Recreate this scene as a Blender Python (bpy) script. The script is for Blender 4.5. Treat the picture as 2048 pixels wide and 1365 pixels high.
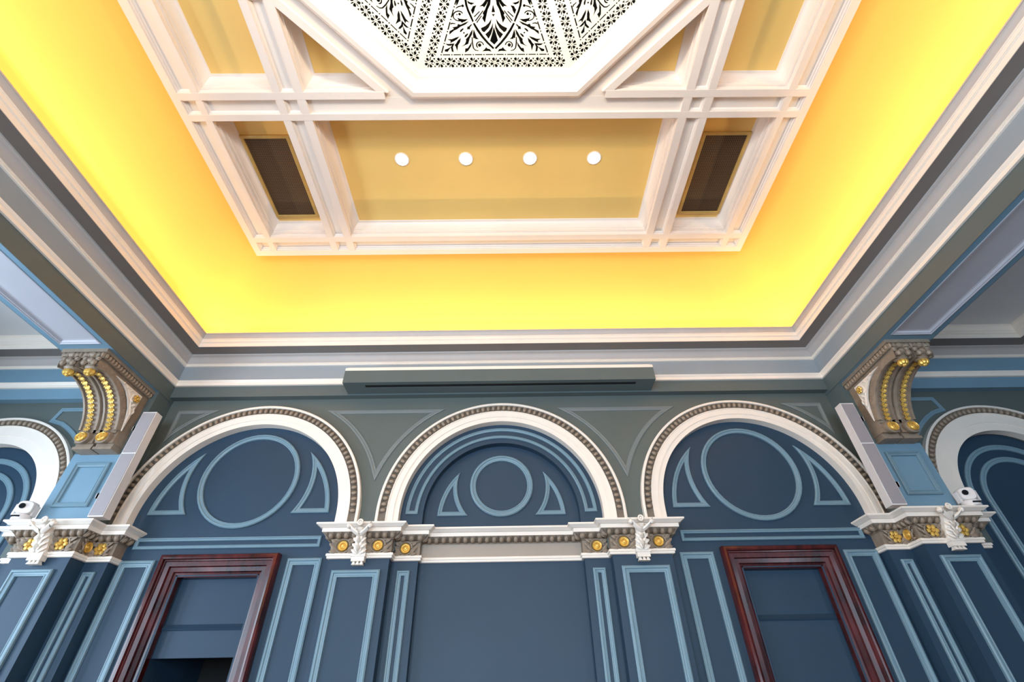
import bpy, math, random
from mathutils import Matrix, Vector
from mathutils.geometry import tessellate_polygon, delaunay_2d_cdt

random.seed(7)
for o in list(bpy.data.objects):
    bpy.data.objects.remove(o)
scene = bpy.context.scene
C = scene.collection
S = 0.6                      # metres per drawing unit: every length below is in drawing units
PI = math.pi

# ------------------------------------------------------------------ camera
cd = bpy.data.cameras.new('camera')
cd.sensor_width = 36.0
cd.lens = 949.95 * 36.0 / 2048.0
cd.clip_start = 0.05
cam = bpy.data.objects.new('camera', cd)
C.objects.link(cam)
RR = ((0.999889537, -0.000174128506, -0.0148621358),
      (-0.011471268, 0.626790279, -0.779103559),
      (0.0094511064, 0.779187985, 0.626719044))
cam.matrix_world = Matrix(((RR[0][0], -RR[1][0], -RR[2][0], 0.17 * S),
                           (RR[0][1], -RR[1][1], -RR[2][1], 0.0),
                           (RR[0][2], -RR[1][2], -RR[2][2], 0.0),
                           (0, 0, 0, 1)))
scene.camera = cam

# ------------------------------------------------------------------ exposure, world, lights
scene.view_settings.view_transform = 'Standard'
scene.view_settings.look = 'None'
scene.view_settings.gamma = 1.0
scene.view_settings.use_curve_mapping = False
scene.view_settings.exposure = 0.35
world = bpy.data.worlds.new('world')
scene.world = world
world.use_nodes = True
world.node_tree.nodes['Background'].inputs[0].default_value = (0.55, 0.68, 0.9, 1)
world.node_tree.nodes['Background'].inputs[1].default_value = 0.3

WARM = (1.0, 0.80, 0.46)
def area_light(name, loc, aim, sx, sy, watts, color, spread=PI):
    L = bpy.data.lights.new(name, 'AREA')
    L.shape = 'RECTANGLE'
    L.size = sx * S
    L.size_y = sy * S
    L.energy = watts
    L.color = color
    L.spread = spread
    o = bpy.data.objects.new(name, L)
    C.objects.link(o)
    o.location = Vector(loc) * S
    o.rotation_euler = Vector(aim).to_track_quat('-Z', 'Y').to_euler()
    return o

CX, CY0 = 8.05, 0.31         # half width of the nave, depth of the room's middle
YF, YB = 9.85, -9.23         # faces of the far and the back architrave
# concealed strips on the cornice that wash the yellow cove
COVE_W = 54
for i, (loc, aim, ln) in enumerate((((0, YF - 0.12, 7.62), (0, -0.45, 1), 15.6), ((0, YB + 0.12, 7.62), (0, 0.45, 1), 15.6))):
    area_light('cove_strip_light', loc, aim, ln, 0.1, COVE_W, WARM)
for sx in (-1, 1):
    o = area_light('cove_strip_light', (sx * (CX - 0.12), CY0, 7.62), (-sx * 0.45, 0, 1), 0.1, 18.6, COVE_W * 1.2, WARM)
    o.rotation_euler = (0, sx * -math.atan(0.45), 0)
    o.rotation_euler[0] = PI
    o.rotation_euler = (Matrix(((0, 1, 0), (1, 0, 0), (0, 0, 1))).to_3x3() @ Matrix.Identity(3)).to_euler()
    z = -Vector((-sx * 0.45, 0, 1)).normalized(); y = Vector((0, 1, 0)); x = y.cross(z)
    o.rotation_euler = Matrix((x, y, z)).transposed().to_euler()
# daylight through the tall windows behind the camera and down the left aisle
DAY = (0.66, 0.82, 1.0)
for x, w in ((-5.6, 300), (-1.0, 220), (3.6, 220)):
    area_light('window_or_fill_light', (x, -8.9, 1.2), (0, 1, 0.05), 2.4, 5.0, w, DAY)
for y in (5.6, 0.6, -4.4):
    area_light('window_or_fill_light', (-13.3, y, 1.6), (1, 0, 0.0), 2.4, 5.0, 170, DAY)

area_light('window_or_fill_light', (13.4, -5.6, 1.6), (-1, 0, 0.15), 2.4, 5.0, 170, DAY)  # added cool fill from the right for the left beam's inner face

# ------------------------------------------------------------------ materials
def mat(name, col, rough=0.55, var=0.06, scale=6.0, metal=0.0, bump=0.0, bscale=60.0, coat=0.0, spec=0.5):
    m = bpy.data.materials.new(name)
    m.use_nodes = True
    nt = m.node_tree
    b = nt.nodes['Principled BSDF']
    tc = nt.nodes.new('ShaderNodeTexCoord')
    n = nt.nodes.new('ShaderNodeTexNoise')
    n.inputs['Scale'].default_value = scale
    n.inputs['Detail'].default_value = 4
    nt.links.new(tc.outputs['Object'], n.inputs['Vector'])
    r = nt.nodes.new('ShaderNodeValToRGB')
    r.color_ramp.elements[0].position = 0.3
    r.color_ramp.elements[1].position = 0.7
    r.color_ramp.elements[0].color = tuple(max(0, c * (1 - var)) for c in col) + (1,)
    r.color_ramp.elements[1].color = tuple(min(1, c * (1 + var)) for c in col) + (1,)
    nt.links.new(n.outputs['Fac'], r.inputs[0])
    nt.links.new(r.outputs[0], b.inputs['Base Color'])
    b.inputs['Roughness'].default_value = rough
    b.inputs['Metallic'].default_value = metal
    b.inputs['Specular IOR Level'].default_value = spec
    if coat:
        b.inputs['Coat Weight'].default_value = coat
        b.inputs['Coat Roughness'].default_value = 0.12
    if bump:
        n2 = nt.nodes.new('ShaderNodeTexNoise')
        n2.inputs['Scale'].default_value = bscale
        nt.links.new(tc.outputs['Object'], n2.inputs['Vector'])
        bp = nt.nodes.new('ShaderNodeBump')
        bp.inputs['Strength'].default_value = bump
        bp.inputs['Distance'].default_value = 0.01
        nt.links.new(n2.outputs['Fac'], bp.inputs['Height'])
        nt.links.new(bp.outputs[0], b.inputs['Normal'])
    return m

M = {}
M['blue'] = mat('slate_blue_paint', (0.021, 0.050, 0.086), 0.5, 0.04, 2.0, spec=0.35)
M['blue_mid'] = mat('pier_blue_paint', (0.165, 0.29, 0.38), 0.5, 0.03, 2.0)
M['blue_pale'] = mat('pale_blue_moulding_paint', (0.165, 0.27, 0.33), 0.42, 0.04, 5.0)
M['spandrel'] = mat('grey_green_paint', (0.10, 0.122, 0.112), 0.55, 0.04, 2.0)
M['spandrel_mould'] = mat('grey_moulding_paint', (0.175, 0.20, 0.195), 0.5, 0.04, 5.0)
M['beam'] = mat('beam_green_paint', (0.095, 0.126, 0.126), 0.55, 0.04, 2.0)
M['fascia'] = mat('fascia_grey_blue_paint', (0.30, 0.345, 0.375), 0.55, 0.03, 2.0)
M['white'] = mat('cream_white_paint', (0.88, 0.80, 0.70), 0.4, 0.02, 3.0)
M['greige'] = mat('greige_paint', (0.5, 0.46, 0.43), 0.5, 0.03, 3.0)
M['taupe'] = mat('taupe_plaster', (0.28, 0.215, 0.155), 0.5, 0.14, 14.0)
M['taupe_dark'] = mat('dark_taupe_plaster', (0.17, 0.135, 0.10), 0.6, 0.15, 14.0)
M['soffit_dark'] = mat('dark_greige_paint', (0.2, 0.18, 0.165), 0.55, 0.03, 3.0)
M['frieze'] = mat('beige_frieze_paint', (0.37, 0.31, 0.25), 0.5, 0.03, 3.0)
M['gold'] = mat('gilt', (0.74, 0.46, 0.10), 0.38, 0.2, 18.0, metal=0.45)
M['yellow'] = mat('yellow_cove_paint', (0.87, 0.50, 0.10), 0.6, 0.02, 1.0)
M['ochre'] = mat('ochre_panel_paint', (0.88, 0.58, 0.18), 0.4, 0.02, 1.5, spec=0.5)
M['rail'] = mat('ceiling_white_paint', (0.86, 0.74, 0.64), 0.42, 0.02, 3.0)
M['lavender'] = mat('soffit_panel_paint', (0.50, 0.50, 0.54), 0.5, 0.03, 2.0)
M['ceil_white'] = mat('aisle_ceiling_paint', (0.72, 0.72, 0.71), 0.6, 0.02, 2.0)
M['black'] = mat('black_void', (0.004, 0.004, 0.004), 0.8, 0.1)
M['spk_white'] = mat('speaker_white_plastic', (0.75, 0.71, 0.68), 0.4, 0.02)
M['fret'] = mat('fretwork_white_paint', (0.80, 0.76, 0.65), 0.45, 0.02, 3.0)
M['floor'] = mat('oak_floor', (0.22, 0.13, 0.07), 0.4, 0.2, 3.0)
M['brass'] = mat('brass_frame', (0.62, 0.40, 0.12), 0.4, 0.08, 12.0, metal=0.3)
M['lens'] = mat('black_lens', (0.01, 0.01, 0.012), 0.15, 0.05)

def grille_mat(name, col, hole, scale, rough=0.6):
    m = mat(name, col, rough, 0.05)
    nt = m.node_tree
    b = nt.nodes['Principled BSDF']
    tc = nt.nodes.new('ShaderNodeTexCoord')
    v = nt.nodes.new('ShaderNodeTexVoronoi')
    v.inputs['Scale'].default_value = scale
    v.inputs['Randomness'].default_value = 0.0
    nt.links.new(tc.outputs['Object'], v.inputs['Vector'])
    r = nt.nodes.new('ShaderNodeValToRGB')
    r.color_ramp.elements[0].position = 0.36
    r.color_ramp.elements[1].position = 0.46
    r.color_ramp.elements[0].color = hole + (1,)
    r.color_ramp.elements[1].color = col + (1,)
    nt.links.new(v.outputs['Distance'], r.inputs[0])
    nt.links.new(r.outputs[0], b.inputs['Base Color'])
    return m
M['vent'] = grille_mat('perforated_bronze', (0.13, 0.065, 0.022), (0.02, 0.009, 0.004), 42.0)
M['spk_grille'] = grille_mat('speaker_mesh', (0.40, 0.37, 0.38), (0.25, 0.23, 0.24), 150.0)

def wood_mat():
    m = bpy.data.materials.new('mahogany')
    m.use_nodes = True
    nt = m.node_tree
    b = nt.nodes['Principled BSDF']
    tc = nt.nodes.new('ShaderNodeTexCoord')
    mp = nt.nodes.new('ShaderNodeMapping')
    mp.inputs['Scale'].default_value = (2.2, 2.2, 1.0)
    n = nt.nodes.new('ShaderNodeTexNoise')
    n.inputs['Scale'].default_value = 3.5
    n.inputs['Detail'].default_value = 6
    r = nt.nodes.new('ShaderNodeValToRGB')
    r.color_ramp.elements[0].color = (0.016, 0.003, 0.003, 1)
    r.color_ramp.elements[1].color = (0.11, 0.014, 0.013, 1)
    r.color_ramp.elements[0].position = 0.3
    r.color_ramp.elements[1].position = 0.75
    nt.links.new(tc.outputs['Object'], mp.inputs[0])
    nt.links.new(mp.outputs[0], n.inputs['Vector'])
    nt.links.new(n.outputs['Fac'], r.inputs[0])
    nt.links.new(r.outputs[0], b.inputs['Base Color'])
    b.inputs['Roughness'].default_value = 0.25
    b.inputs['Coat Weight'].default_value = 0.15
    b.inputs['Specular IOR Level'].default_value = 0.35
    b.inputs['Coat Roughness'].default_value = 0.12
    return m
M['wood'] = wood_mat()
def emit_mat(name, col, strength):
    m = bpy.data.materials.new(name)
    m.use_nodes = True
    b = m.node_tree.nodes['Principled BSDF']
    b.inputs['Base Color'].default_value = col + (1,)
    b.inputs['Emission Color'].default_value = col + (1,)
    b.inputs['Emission Strength'].default_value = strength
    return m
M['lamp'] = emit_mat('lit_lamp', (1.0, 0.93, 0.75), 14.0)

# ------------------------------------------------------------------ mesh helpers
class MB:
    def __init__(self):
        self.v = []
        self.f = []
    def quad_grid(self, rows, close_u=False, close_v=False):
        b = len(self.v)
        nr, nc = len(rows), len(rows[0])
        for r in rows:
            self.v.extend(r)
        for i in range(nr if close_u else nr - 1):
            for j in range(nc if close_v else nc - 1):
                a = b + i * nc + j
                d = b + i * nc + (j + 1) % nc
                e = b + ((i + 1) % nr) * nc + (j + 1) % nc
                g = b + ((i + 1) % nr) * nc + j
                self.f.append((a, d, e, g))
        return self
    def box(self, x0, x1, y0, y1, z0, z1):
        b = len(self.v)
        self.v += [(x0, y0, z0), (x1, y0, z0), (x1, y1, z0), (x0, y1, z0), (x0, y0, z1), (x1, y0, z1), (x1, y1, z1), (x0, y1, z1)]
        self.f += [tuple(b + k for k in q) for q in ((0, 3, 2, 1), (4, 5, 6, 7), (0, 1, 5, 4), (1, 2, 6, 5), (2, 3, 7, 6), (3, 0, 4, 7))]
        return self
    def sweep(self, path, prof, fn, closed=True, caps=False):
        n = len(path)
        nrm = []
        for i in range(n if closed else n - 1):
            a, c = path[i], path[(i + 1) % n]
            dx, dy = c[0] - a[0], c[1] - a[1]
            l = math.hypot(dx, dy)
            nrm.append((-dy / l, dx / l))
        rows = []
        for i in range(n):
            if closed:
                n1, n2 = nrm[i - 1], nrm[i]
            else:
                n1, n2 = nrm[max(i - 1, 0)], nrm[min(i, n - 2)]
            k = 1 + n1[0] * n2[0] + n1[1] * n2[1]
            m = ((n1[0] + n2[0]) / k, (n1[1] + n2[1]) / k)
            rows.append([fn(path[i][0] + u * m[0], path[i][1] + u * m[1], w) for u, w in prof])
        b = len(self.v)
        self.quad_grid(rows, close_u=closed)
        if caps and not closed:
            nc = len(prof)
            self.f.append(tuple(b + k for k in range(nc)))
            self.f.append(tuple(b + (n - 1) * nc + k for k in reversed(range(nc))))
        return self
    def fill(self, polys, fn, w=0.0, w2=None):
        """flat polygon with holes; with w2 also the second face and the rims between"""
        loops = [[Vector((p[0], p[1], 0)) for p in q] for q in polys]
        flat = [p for q in polys for p in q]
        tris = tessellate_polygon(loops)
        for ww in ((w,) if w2 is None else (w, w2)):
            b = len(self.v)
            self.v += [fn(p[0], p[1], ww) for p in flat]
            self.f += [tuple(b + k for k in t) for t in tris]
        if w2 is not None:
            for q in polys:
                self.quad_grid([[fn(p[0], p[1], w), fn(p[0], p[1], w2)] for p in q], close_u=True)
        return self
    def lathe(self, prof, fn, n=12):
        """prof [(r,h)], fn(a,b,h)"""
        self.quad_grid([[fn(r * math.cos(2 * PI * k / n), r * math.sin(2 * PI * k / n), h) for r, h in prof] for k in range(n)], close_u=True)
        return self
    def blob(self, c, r, n=8, m=5, rot=None):
        rows = []
        for i in range(m + 1):
            t = PI * i / m
            row = []
            for k in range(n):
                p = Vector((r[0] * math.sin(t) * math.cos(2 * PI * k / n), r[1] * math.sin(t) * math.sin(2 * PI * k / n), r[2] * math.cos(t)))
                if rot is not None:
                    p = rot @ p
                row.append((c[0] + p.x, c[1] + p.y, c[2] + p.z))
            rows.append(row)
        self.quad_grid(rows, close_v=True)
        return self
    def tube(self, pts, r, n=6, taper=None):
        P = [Vector(p) for p in pts]
        rows = []
        for i, p in enumerate(P):
            t = (P[min(i + 1, len(P) - 1)] - P[max(i - 1, 0)]).normalized()
            a = t.cross(Vector((0.31, 1, 0.17))).normalized()
            c = t.cross(a)
            rr = r if taper is None else r * taper[i]
            rows.append([tuple(p + (a * math.cos(2 * PI * k / n) + c * math.sin(2 * PI * k / n)) * rr) for k in range(n)])
        self.quad_grid(rows, close_v=True)
        return self
    def mesh(self, name, m, smooth=True, ang=0.6):
        me = bpy.data.meshes.new(name)
        me.from_pydata([(x * S, y * S, z * S) for x, y, z in self.v], [], self.f)
        me.validate()
        if m is not None:
            me.materials.append(m)
        if smooth:
            me.shade_smooth()
            me.set_sharp_from_angle(angle=ang)
        me.update()
        return me

WORLD = {}
def link(name, data, parent=None, mw=None):
    o = bpy.data.objects.new(name, data)
    C.objects.link(o)
    mw = mw or Matrix.Identity(4)
    if parent is not None:
        o.parent = parent
        o.matrix_local = WORLD[parent.name].inverted() @ mw
    else:
        o.matrix_local = mw
    WORLD[o.name] = mw.copy()
    return o
def obj(name, mb, m, parent=None, smooth=True, ang=0.6):
    return link(name, mb.mesh(name, M[m] if isinstance(m, str) else m, smooth, ang), parent)
def empty(name, loc):
    return link(name, None, None, Matrix.Translation(Vector(loc) * S))
def tag(o, label, cat, group=None):
    o['label'] = label
    o['category'] = cat
    if group:
        o['group'] = group
    return o
def struct(o):
    o['kind'] = 'structure'
    return o
def TM(loc, ax=None, ay=None, az=None):
    """placement matrix from a location in drawing units and three axes"""
    R = Matrix.Identity(3) if ax is None else Matrix((Vector(ax), Vector(ay), Vector(az))).transposed()
    return Matrix.Translation(Vector(loc) * S) @ R.to_4x4()

def FW(y):                       # drawing on the far wall: (x, z, outwards)
    return lambda a, b, w: (a, y - w, b)
HZ = lambda a, b, w: (a, b, w)   # drawing in plan: (x, y, height)
def rect(x0, x1, z0, z1):        # counter-clockwise
    return [(x0, z0), (x1, z0), (x1, z1), (x0, z1)]
def arc(cx, cz, r, a0, a1, n):
    return [(cx + r * math.cos(math.radians(a0 + (a1 - a0) * k / n)), cz + r * math.sin(math.radians(a0 + (a1 - a0) * k / n))) for k in range(n + 1)]
# picture-frame moulding: raised outer bead, hollow, small inner bead
PM = [(0, 0), (0, 0.035), (0.018, 0.05), (0.04, 0.05), (0.05, 0.034), (0.075, 0.028), (0.085, 0.036), (0.1, 0.03), (0.105, 0)]
def pm(w, h=1.0):
    k = w / 0.105
    return [(u * k, v * h) for u, v in PM]

# ================================================================== the setting
ZFL = -2.67
PIER_Y, SEC_Y, PIL_Y, W_Y, ARCH_Y, BAY_Y, MID_Y = 9.47, 9.85, 9.88, 10.02, 9.92, 10.12, 10.3
BX = 5.56                         # middle of a side bay
fl = struct(obj('floor', MB().box(-13.8, 13.8, -9.6, 11.0, ZFL - 0.2, ZFL), 'floor'))
for nm, bb in (('wall_left', (-14.0, -13.74, -9.6, 10.3)), ('wall_right', (13.74, 14.0, -9.6, 10.3)), ('wall_back', (-14.0, 14.0, -9.8, -9.4))):
    struct(obj(nm, MB().box(bb[0], bb[1], bb[2], bb[3], ZFL, 8.0), 'blue'))

# ---- far wall: spandrel slab with three arches, recessed bays, middle recess
def arch_notch(cx, cz, r, zb):
    return [(cx - r, zb)] + arc(cx, cz, r, 180, 0, 48) + [(cx + r, zb)]
wall = MB()
out = [(-8.3, 2.7)]
for c in (-BX, 0, BX):
    out += arch_notch(c, 3.43, 2.14, 2.7)
out += [(8.3, 2.7), (8.3, 6.5), (-8.3, 6.5)]
wall.fill([out], FW(W_Y), 0.0, -0.11)
wf = struct(obj('wall_far', wall, 'spandrel'))
bays = MB()
for s in (-1, 1):
    o = rect(min(s * 3.1, s * 8.3), max(s * 3.1, s * 8.3), ZFL, 6.2)
    h = rect(s * BX - 0.84, s * BX + 0.84, -1.2, 2.4)
    bays.fill([o, h], FW(BAY_Y))
ring = [(-2.5, ZFL), (-1.66, ZFL)] + arc(0, 3.43, 1.66, 180, 0, 48) + [(1.66, ZFL), (2.5, ZFL), (2.5, 6.2), (-2.5, 6.2)]
bays.fill([ring], FW(BAY_Y), 0.0, -0.19)
bays.fill([rect(-1.9, 1.9, ZFL, 5.6)], FW(MID_Y))
obj('bay_wall', bays, 'blue', wf)
for s in (-1, 1):
    a = MB()
    ac = s * 11.5
    lo, hi = min(s * 9.0, s * 13.8), max(s * 9.0, s * 13.8)
    a.fill([[(lo, 2.7)] + arch_notch(ac, 3.6, 1.56, 2.7) + [(hi, 2.7), (hi, 6.5), (lo, 6.5)]], FW(W_Y), 0.0, -0.16)
    obj('aisle_spandrel', a, 'spandrel', wf)
    obj('aisle_bay', MB().fill([rect(lo, hi, ZFL, 6.2)], FW(W_Y + 0.15)), 'blue', wf)
# dark space behind the open sash of the left window
def frame_on(parent, name, path, y, w, m='blue_pale', h=1.0, closed=True):
    return obj(name, MB().sweep(path, pm(w, h), FW(y), closed), m, parent)
def mirror(path):
    return [(-x, z) for x, z in reversed(path)]

def curved_triangle(parent, cx, zb, ro, zi, ri, y, w, sx):
    """moulded frame between a flat foot, the arch (radius ro about 3.43) and the ring (radius ri about zi)"""
    rows = []
    for u, v in pm(w):
        a, b, f = ro - u, ri + u, zb + u
        k = zi - 3.43
        za = (a * a - b * b + k * k) / (2 * k)               # apex height above the arch centre
        xa = -math.sqrt(a * a - za * za)
        x0 = -math.sqrt(a * a - (f - 3.43) ** 2)
        x1 = -math.sqrt(b * b - (f - zi) ** 2)
        loop = [(x0 + (x1 - x0) * j / 4, f) for j in range(4)]
        t0, t1 = math.atan2(f - zi, x1) % (2 * PI), math.atan2(za - k, xa) % (2 * PI)
        loop += [(b * math.cos(t0 + (t1 - t0) * j / 12), zi + b * math.sin(t0 + (t1 - t0) * j / 12)) for j in range(12)]
        t0, t1 = math.atan2(za, xa), math.atan2(f - 3.43, x0)
        loop += [(a * math.cos(t0 + (t1 - t0) * j / 12), 3.43 + a * math.sin(t0 + (t1 - t0) * j / 12)) for j in range(12)]
        rows.append([(cx + sx * x, y - v, z) for x, z in loop])
    obj('curved_triangle_moulding', MB().quad_grid(rows, close_v=True), 'blue_pale', parent)

for s in (-1, 1):
    c = s * BX
    # ring and the two curved triangles in the tympanum
    frame_on(wf, 'circle_moulding', arc(c, 4.29, 1.075, 0, 352.5, 47), BAY_Y, 0.115, h=1.2)
    for e in (-1, 1):
        curved_triangle(wf, c, 3.52, 1.905, 4.29, 1.345, BAY_Y, 0.1, e)
    frame_on(wf, 'panel_moulding', rect(c - 1.88, c + 1.88, 2.83, 3.05), BAY_Y, 0.07)
    for a, b in ((-1.99, -1.31), (1.31, 1.99)):
        frame_on(wf, 'panel_moulding', rect(c + a, c + b, -2.0, 2.62), BAY_Y, 0.13, h=1.2)
    # spandrel panels
    sp = [(2.775, 4.17)] + arc(BX, 3.43, 2.86, 165.2, 118.2, 12)[1:] + arc(0, 3.43, 2.86, 61.8, 15, 12)[:-1]
    sp = sp if s > 0 else mirror(sp)
    frame_on(wf, 'spandrel_moulding', sp, W_Y, 0.1, 'spandrel_mould', 0.5)
    small = [(7.8, 5.16), (7.8, 6.0), (6.8, 6.0)] + arc(BX, 3.43, 2.86, 64, 38.5, 8)[1:-1]
    small = small if s > 0 else mirror(small)
    frame_on(wf, 'spandrel_moulding', small, W_Y, 0.1, 'spandrel_mould', 0.5)
    ai = [(9.3, 6.02)] + [(10.58, 6.02), (10.64, 5.8)] + arc(11.5, 3.6, 2.4, 112, 156, 8)[1:]
    ai = ai if s > 0 else mirror(ai)
    frame_on(wf, 'spandrel_moulding', ai, W_Y, 0.1, 'blue_pale' if s < 0 else 'blue_pale', 0.6)
    # nested arched mouldings in the aisle bays
    for r in (1.28, 0.98):
        p = [(s * 11.5 + r, ZFL)] + arc(s * 11.5, 3.6, r, 0, 180, 36) + [(s * 11.5 - r, ZFL)]
        frame_on(wf, 'arched_moulding', p, W_Y + 0.15, 0.12, closed=False)
U = arc(0, 3.43, 2.03, 1, 179, 48) + arc(0, 3.43, 1.77, 179, 1, 48)
frame_on(wf, 'arched_panel_moulding', U, BAY_Y, 0.075, h=0.8)
frame_on(wf, 'circle_moulding', arc(0, 4.14, 0.70, 0, 352.5, 47), MID_Y, 0.13, h=1.2)
for e in (-1, 1):
    curved_triangle(wf, 0, 3.47, 1.38, 4.14, 0.985, MID_Y, 0.095, e)

# ---- windows with mahogany architraves
for i, s in enumerate((-1, 1)):
    c = s * BX
    w = struct(empty('window_%d' % (i + 1), (c, BAY_Y, -1.2)))
    prof = [(0, 0), (0, 0.13), (0.02, 0.17), (0.06, 0.18), (0.09, 0.17), (0.1, 0.125), (0.12, 0.12), (0.13, 0.1), (0.21, 0.09), (0.225, 0.05), (0.3, 0.035), (0.315, 0.0), (0.385, -0.02), (0.39, -0.14)]
    obj('architrave', MB().sweep([(c + 1.16, -1.2), (c + 1.16, 2.70), (c - 1.16, 2.70), (c - 1.16, -1.2)], prof, FW(BAY_Y), False), 'wood', w, True, 0.35)
    rv = MB()
    for a, b in ((c - 0.84, c - 0.78), (c + 0.78, c + 0.84)):
        rv.box(a, b, BAY_Y + 0.01, 12.2, -1.2, 2.42)
    rv.box(c - 0.84, c + 0.84, BAY_Y + 0.01, 12.2, 2.33, 2.42)
    obj('reveal', rv, 'blue', w, False)
    obj('upper_panel', MB().box(c - 0.8, c + 0.8, 10.33, 10.4, 1.5, 2.36), 'blue', w, False)
    obj('meeting_rail', MB().sweep([(c + 0.8, 1.43), (c - 0.8, 1.43)], [(0, 0), (0, 0.06), (-0.03, 0.08), (-0.05, 0.06), (-0.09, 0.02), (-0.12, 0)], FW(10.34), False), 'blue', w)
    zb = 1.0 if s < 0 else -1.2
    obj('lower_panel', MB().box(c - 0.8, c + 0.8, 10.3, 10.37, zb, 1.45), 'blue', w, False)
    obj('opening', MB().box(c - 0.79, c + 0.79, 12.1, 12.2, -1.2, 2.4), 'black', w, False)

# ---- main cornice and the aisle cornices
def cornice(name, path, top):
    t = struct(empty(name, (path[0][0], path[0][1], 6.28)))
    P = lambda n, pr, m: obj(n, MB().sweep(path, pr, HZ), m, t)
    P('architrave_band', [(-0.25, 6.28), (0, 6.28), (0, 6.585)], 'beam' if top else 'blue_mid')
    P('lower_moulding', [(0, 6.58), (0.05, 6.585), (0.055, 6.62), (0.02, 6.645), (0.022, 6.68), (0.045, 6.7), (0.06, 6.74), (0, 6.755)], 'white')
    P('fascia', [(0, 6.75), (0, 7.18)], 'fascia' if top else 'blue_mid')
    P('bead', [(0, 7.175), (0.035, 7.18), (0.05, 7.2), (0.035, 7.225), (0.05, 7.23), (0.05, 7.25)], 'white')
    P('cavetto', [(0.04, 7.25)] + [(0.05 + 0.1 * (1 - math.cos(t_ * PI / 16)), 7.25 + 0.17 * math.sin(t_ * PI / 16)) for t_ in range(9)] + [(0.155, 7.425), (0.175, 7.43), (0.18, 7.46)], 'greige')
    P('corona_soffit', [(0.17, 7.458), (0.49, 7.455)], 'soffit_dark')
    P('corona', [(0.486, 7.45), (0.486, 7.572), (0.497, 7.574), (0.497, 7.588), (0.51, 7.592), (0.51, 7.665), (0.522, 7.668), (0.522, 7.69)], 'white')
    P('cymatium', [(0.522, 7.688), (0.53, 7.72), (0.55, 7.765), (0.572, 7.785), (0.572, 7.80), (0.585, 7.80), (0.585, 7.83), (0.53, 7.83), (0.42, 7.56), (0, 7.55)], 'greige' if top else 'white')
    return t
cornice('trim_1', rect(-CX, CX, YB, YF), True)
for i, s in enumerate((-1, 1)):
    lo, hi = (9.16, 13.72) if s > 0 else (-13.72, -9.16)
    cornice('trim_%d' % (i + 2), rect(lo, hi, YB, YF), False)

# ---- ceiling: aisles, cove, coffers
ce = struct(empty('ceiling', (0, CY0, 9.0)))
for s in (-1, 1):
    lo, hi = (9.0, 13.8) if s > 0 else (-13.8, -9.0)
    obj('aisle_ceiling', MB().box(lo, hi, YB - 0.3, YF + 0.4, 7.825, 8.0), 'ceil_white', ce, False)
FX, FYF = 5.97, 7.79
FYB = 2 * CY0 - FYF
cv = [(0.0, 7.5)] + [(2.08 - 2.06 * math.cos(t * PI / 48), 7.62 + 1.6 * math.sin(t * PI / 48)) for t in range(25)]
obj('cove', MB().sweep(rect(-CX, CX, YB, YF), cv, HZ), 'yellow', ce, True, 1.2)
ZR, ZC, ZP = 9.045, 9.115, 9.47      # rail faces, channel beds, coffer panels
def yb(y):
    return 2 * CY0 - y
def octagon(a):
    t = a * math.tan(PI / 8)
    return [(t, CY0 - a), (a, CY0 - t), (a, CY0 + t), (t, CY0 + a), (-t, CY0 + a), (-a, CY0 + t), (-a, CY0 - t), (-t, CY0 - a)]
coffers = [rect(-3.52, 3.52, 4.44, 7.24), rect(-3.52, 3.52, yb(7.24), yb(4.44))]
for s in (-1, 1):
    lo, hi = (4.07, 5.43) if s > 0 else (-5.43, -4.07)
    coffers += [rect(lo, hi, 4.44, 7.24), rect(lo, hi, yb(3.92), 3.92), rect(lo, hi, yb(7.24), yb(4.44))]
HYP = 4.09 * math.sqrt(2)            # |x| + |y - CY0| on the long side of a corner coffer
xk, yk = HYP - (3.92 - CY0), HYP - 3.52
tris = []
for s in (-1, 1):
    t = [(3.52, CY0 + yk), (3.52, 3.92), (xk, 3.92)]
    t = t if s > 0 else [(-x, y) for x, y in reversed(t)]
    tris += [t, [(x, yb(y)) for x, y in reversed(t)]]
def bed(x0, x1, y0, y1):
    obj('rail_bed', MB().box(min(x0, x1), max(x0, x1), min(y0, y1), max(y0, y1), ZC, 9.3), 'rail', ce, False)
for s in (-1, 1):
    bed(s * 5.43, s * FX, FYB, FYF)
    bed(s * 3.52, s * 4.07, FYB, FYF)
for f in (lambda y: y, yb):
    for x0, x1 in ((-3.52, 3.52), (4.07, 5.43), (-5.43, -4.07)):
        bed(x0, x1, f(7.24), f(7.79))
        if abs(x0) > 3.6:
            bed(x0, x1, f(3.92), f(4.44))
    bed(-3.52, 3.52, f(4.045), f(4.44))
    for s in (-1, 1):
        pts = [(3.52, yk), (xk, 3.92 - CY0), (xk, 4.05 - CY0), (1.549, 3.74), (3.735, 1.547), (3.735, yk)]
        sg = 1 if f(1) == 1 else -1
        obj('rail_bed', MB().fill([[(s * x, CY0 + sg * y) for x, y in pts]], HZ, ZC + 0.003, 9.29), 'rail', ce, False)
rim = [(0, 9.3), (0, ZR), (0.15, ZR), (0.155, ZR + 0.02), (0.17, ZR + 0.02), (0.18, ZR + 0.045), (0.2, ZR + 0.05), (0.22, ZC)]
obj('outer_rim', MB().sweep(rect(-FX, FX, FYB, FYF), rim, HZ), 'rail', ce, True, 0.3)
def strip(x0, x1, y0, y1):
    zz = ZR + 0.0015 + (0.0 if abs(x1 - x0) > abs(y1 - y0) else 0.003)
    obj('rail_fillet', MB().box(min(x0, x1), max(x0, x1), min(y0, y1), max(y0, y1), zz, ZC + 0.01), 'rail', ce, False)
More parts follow.
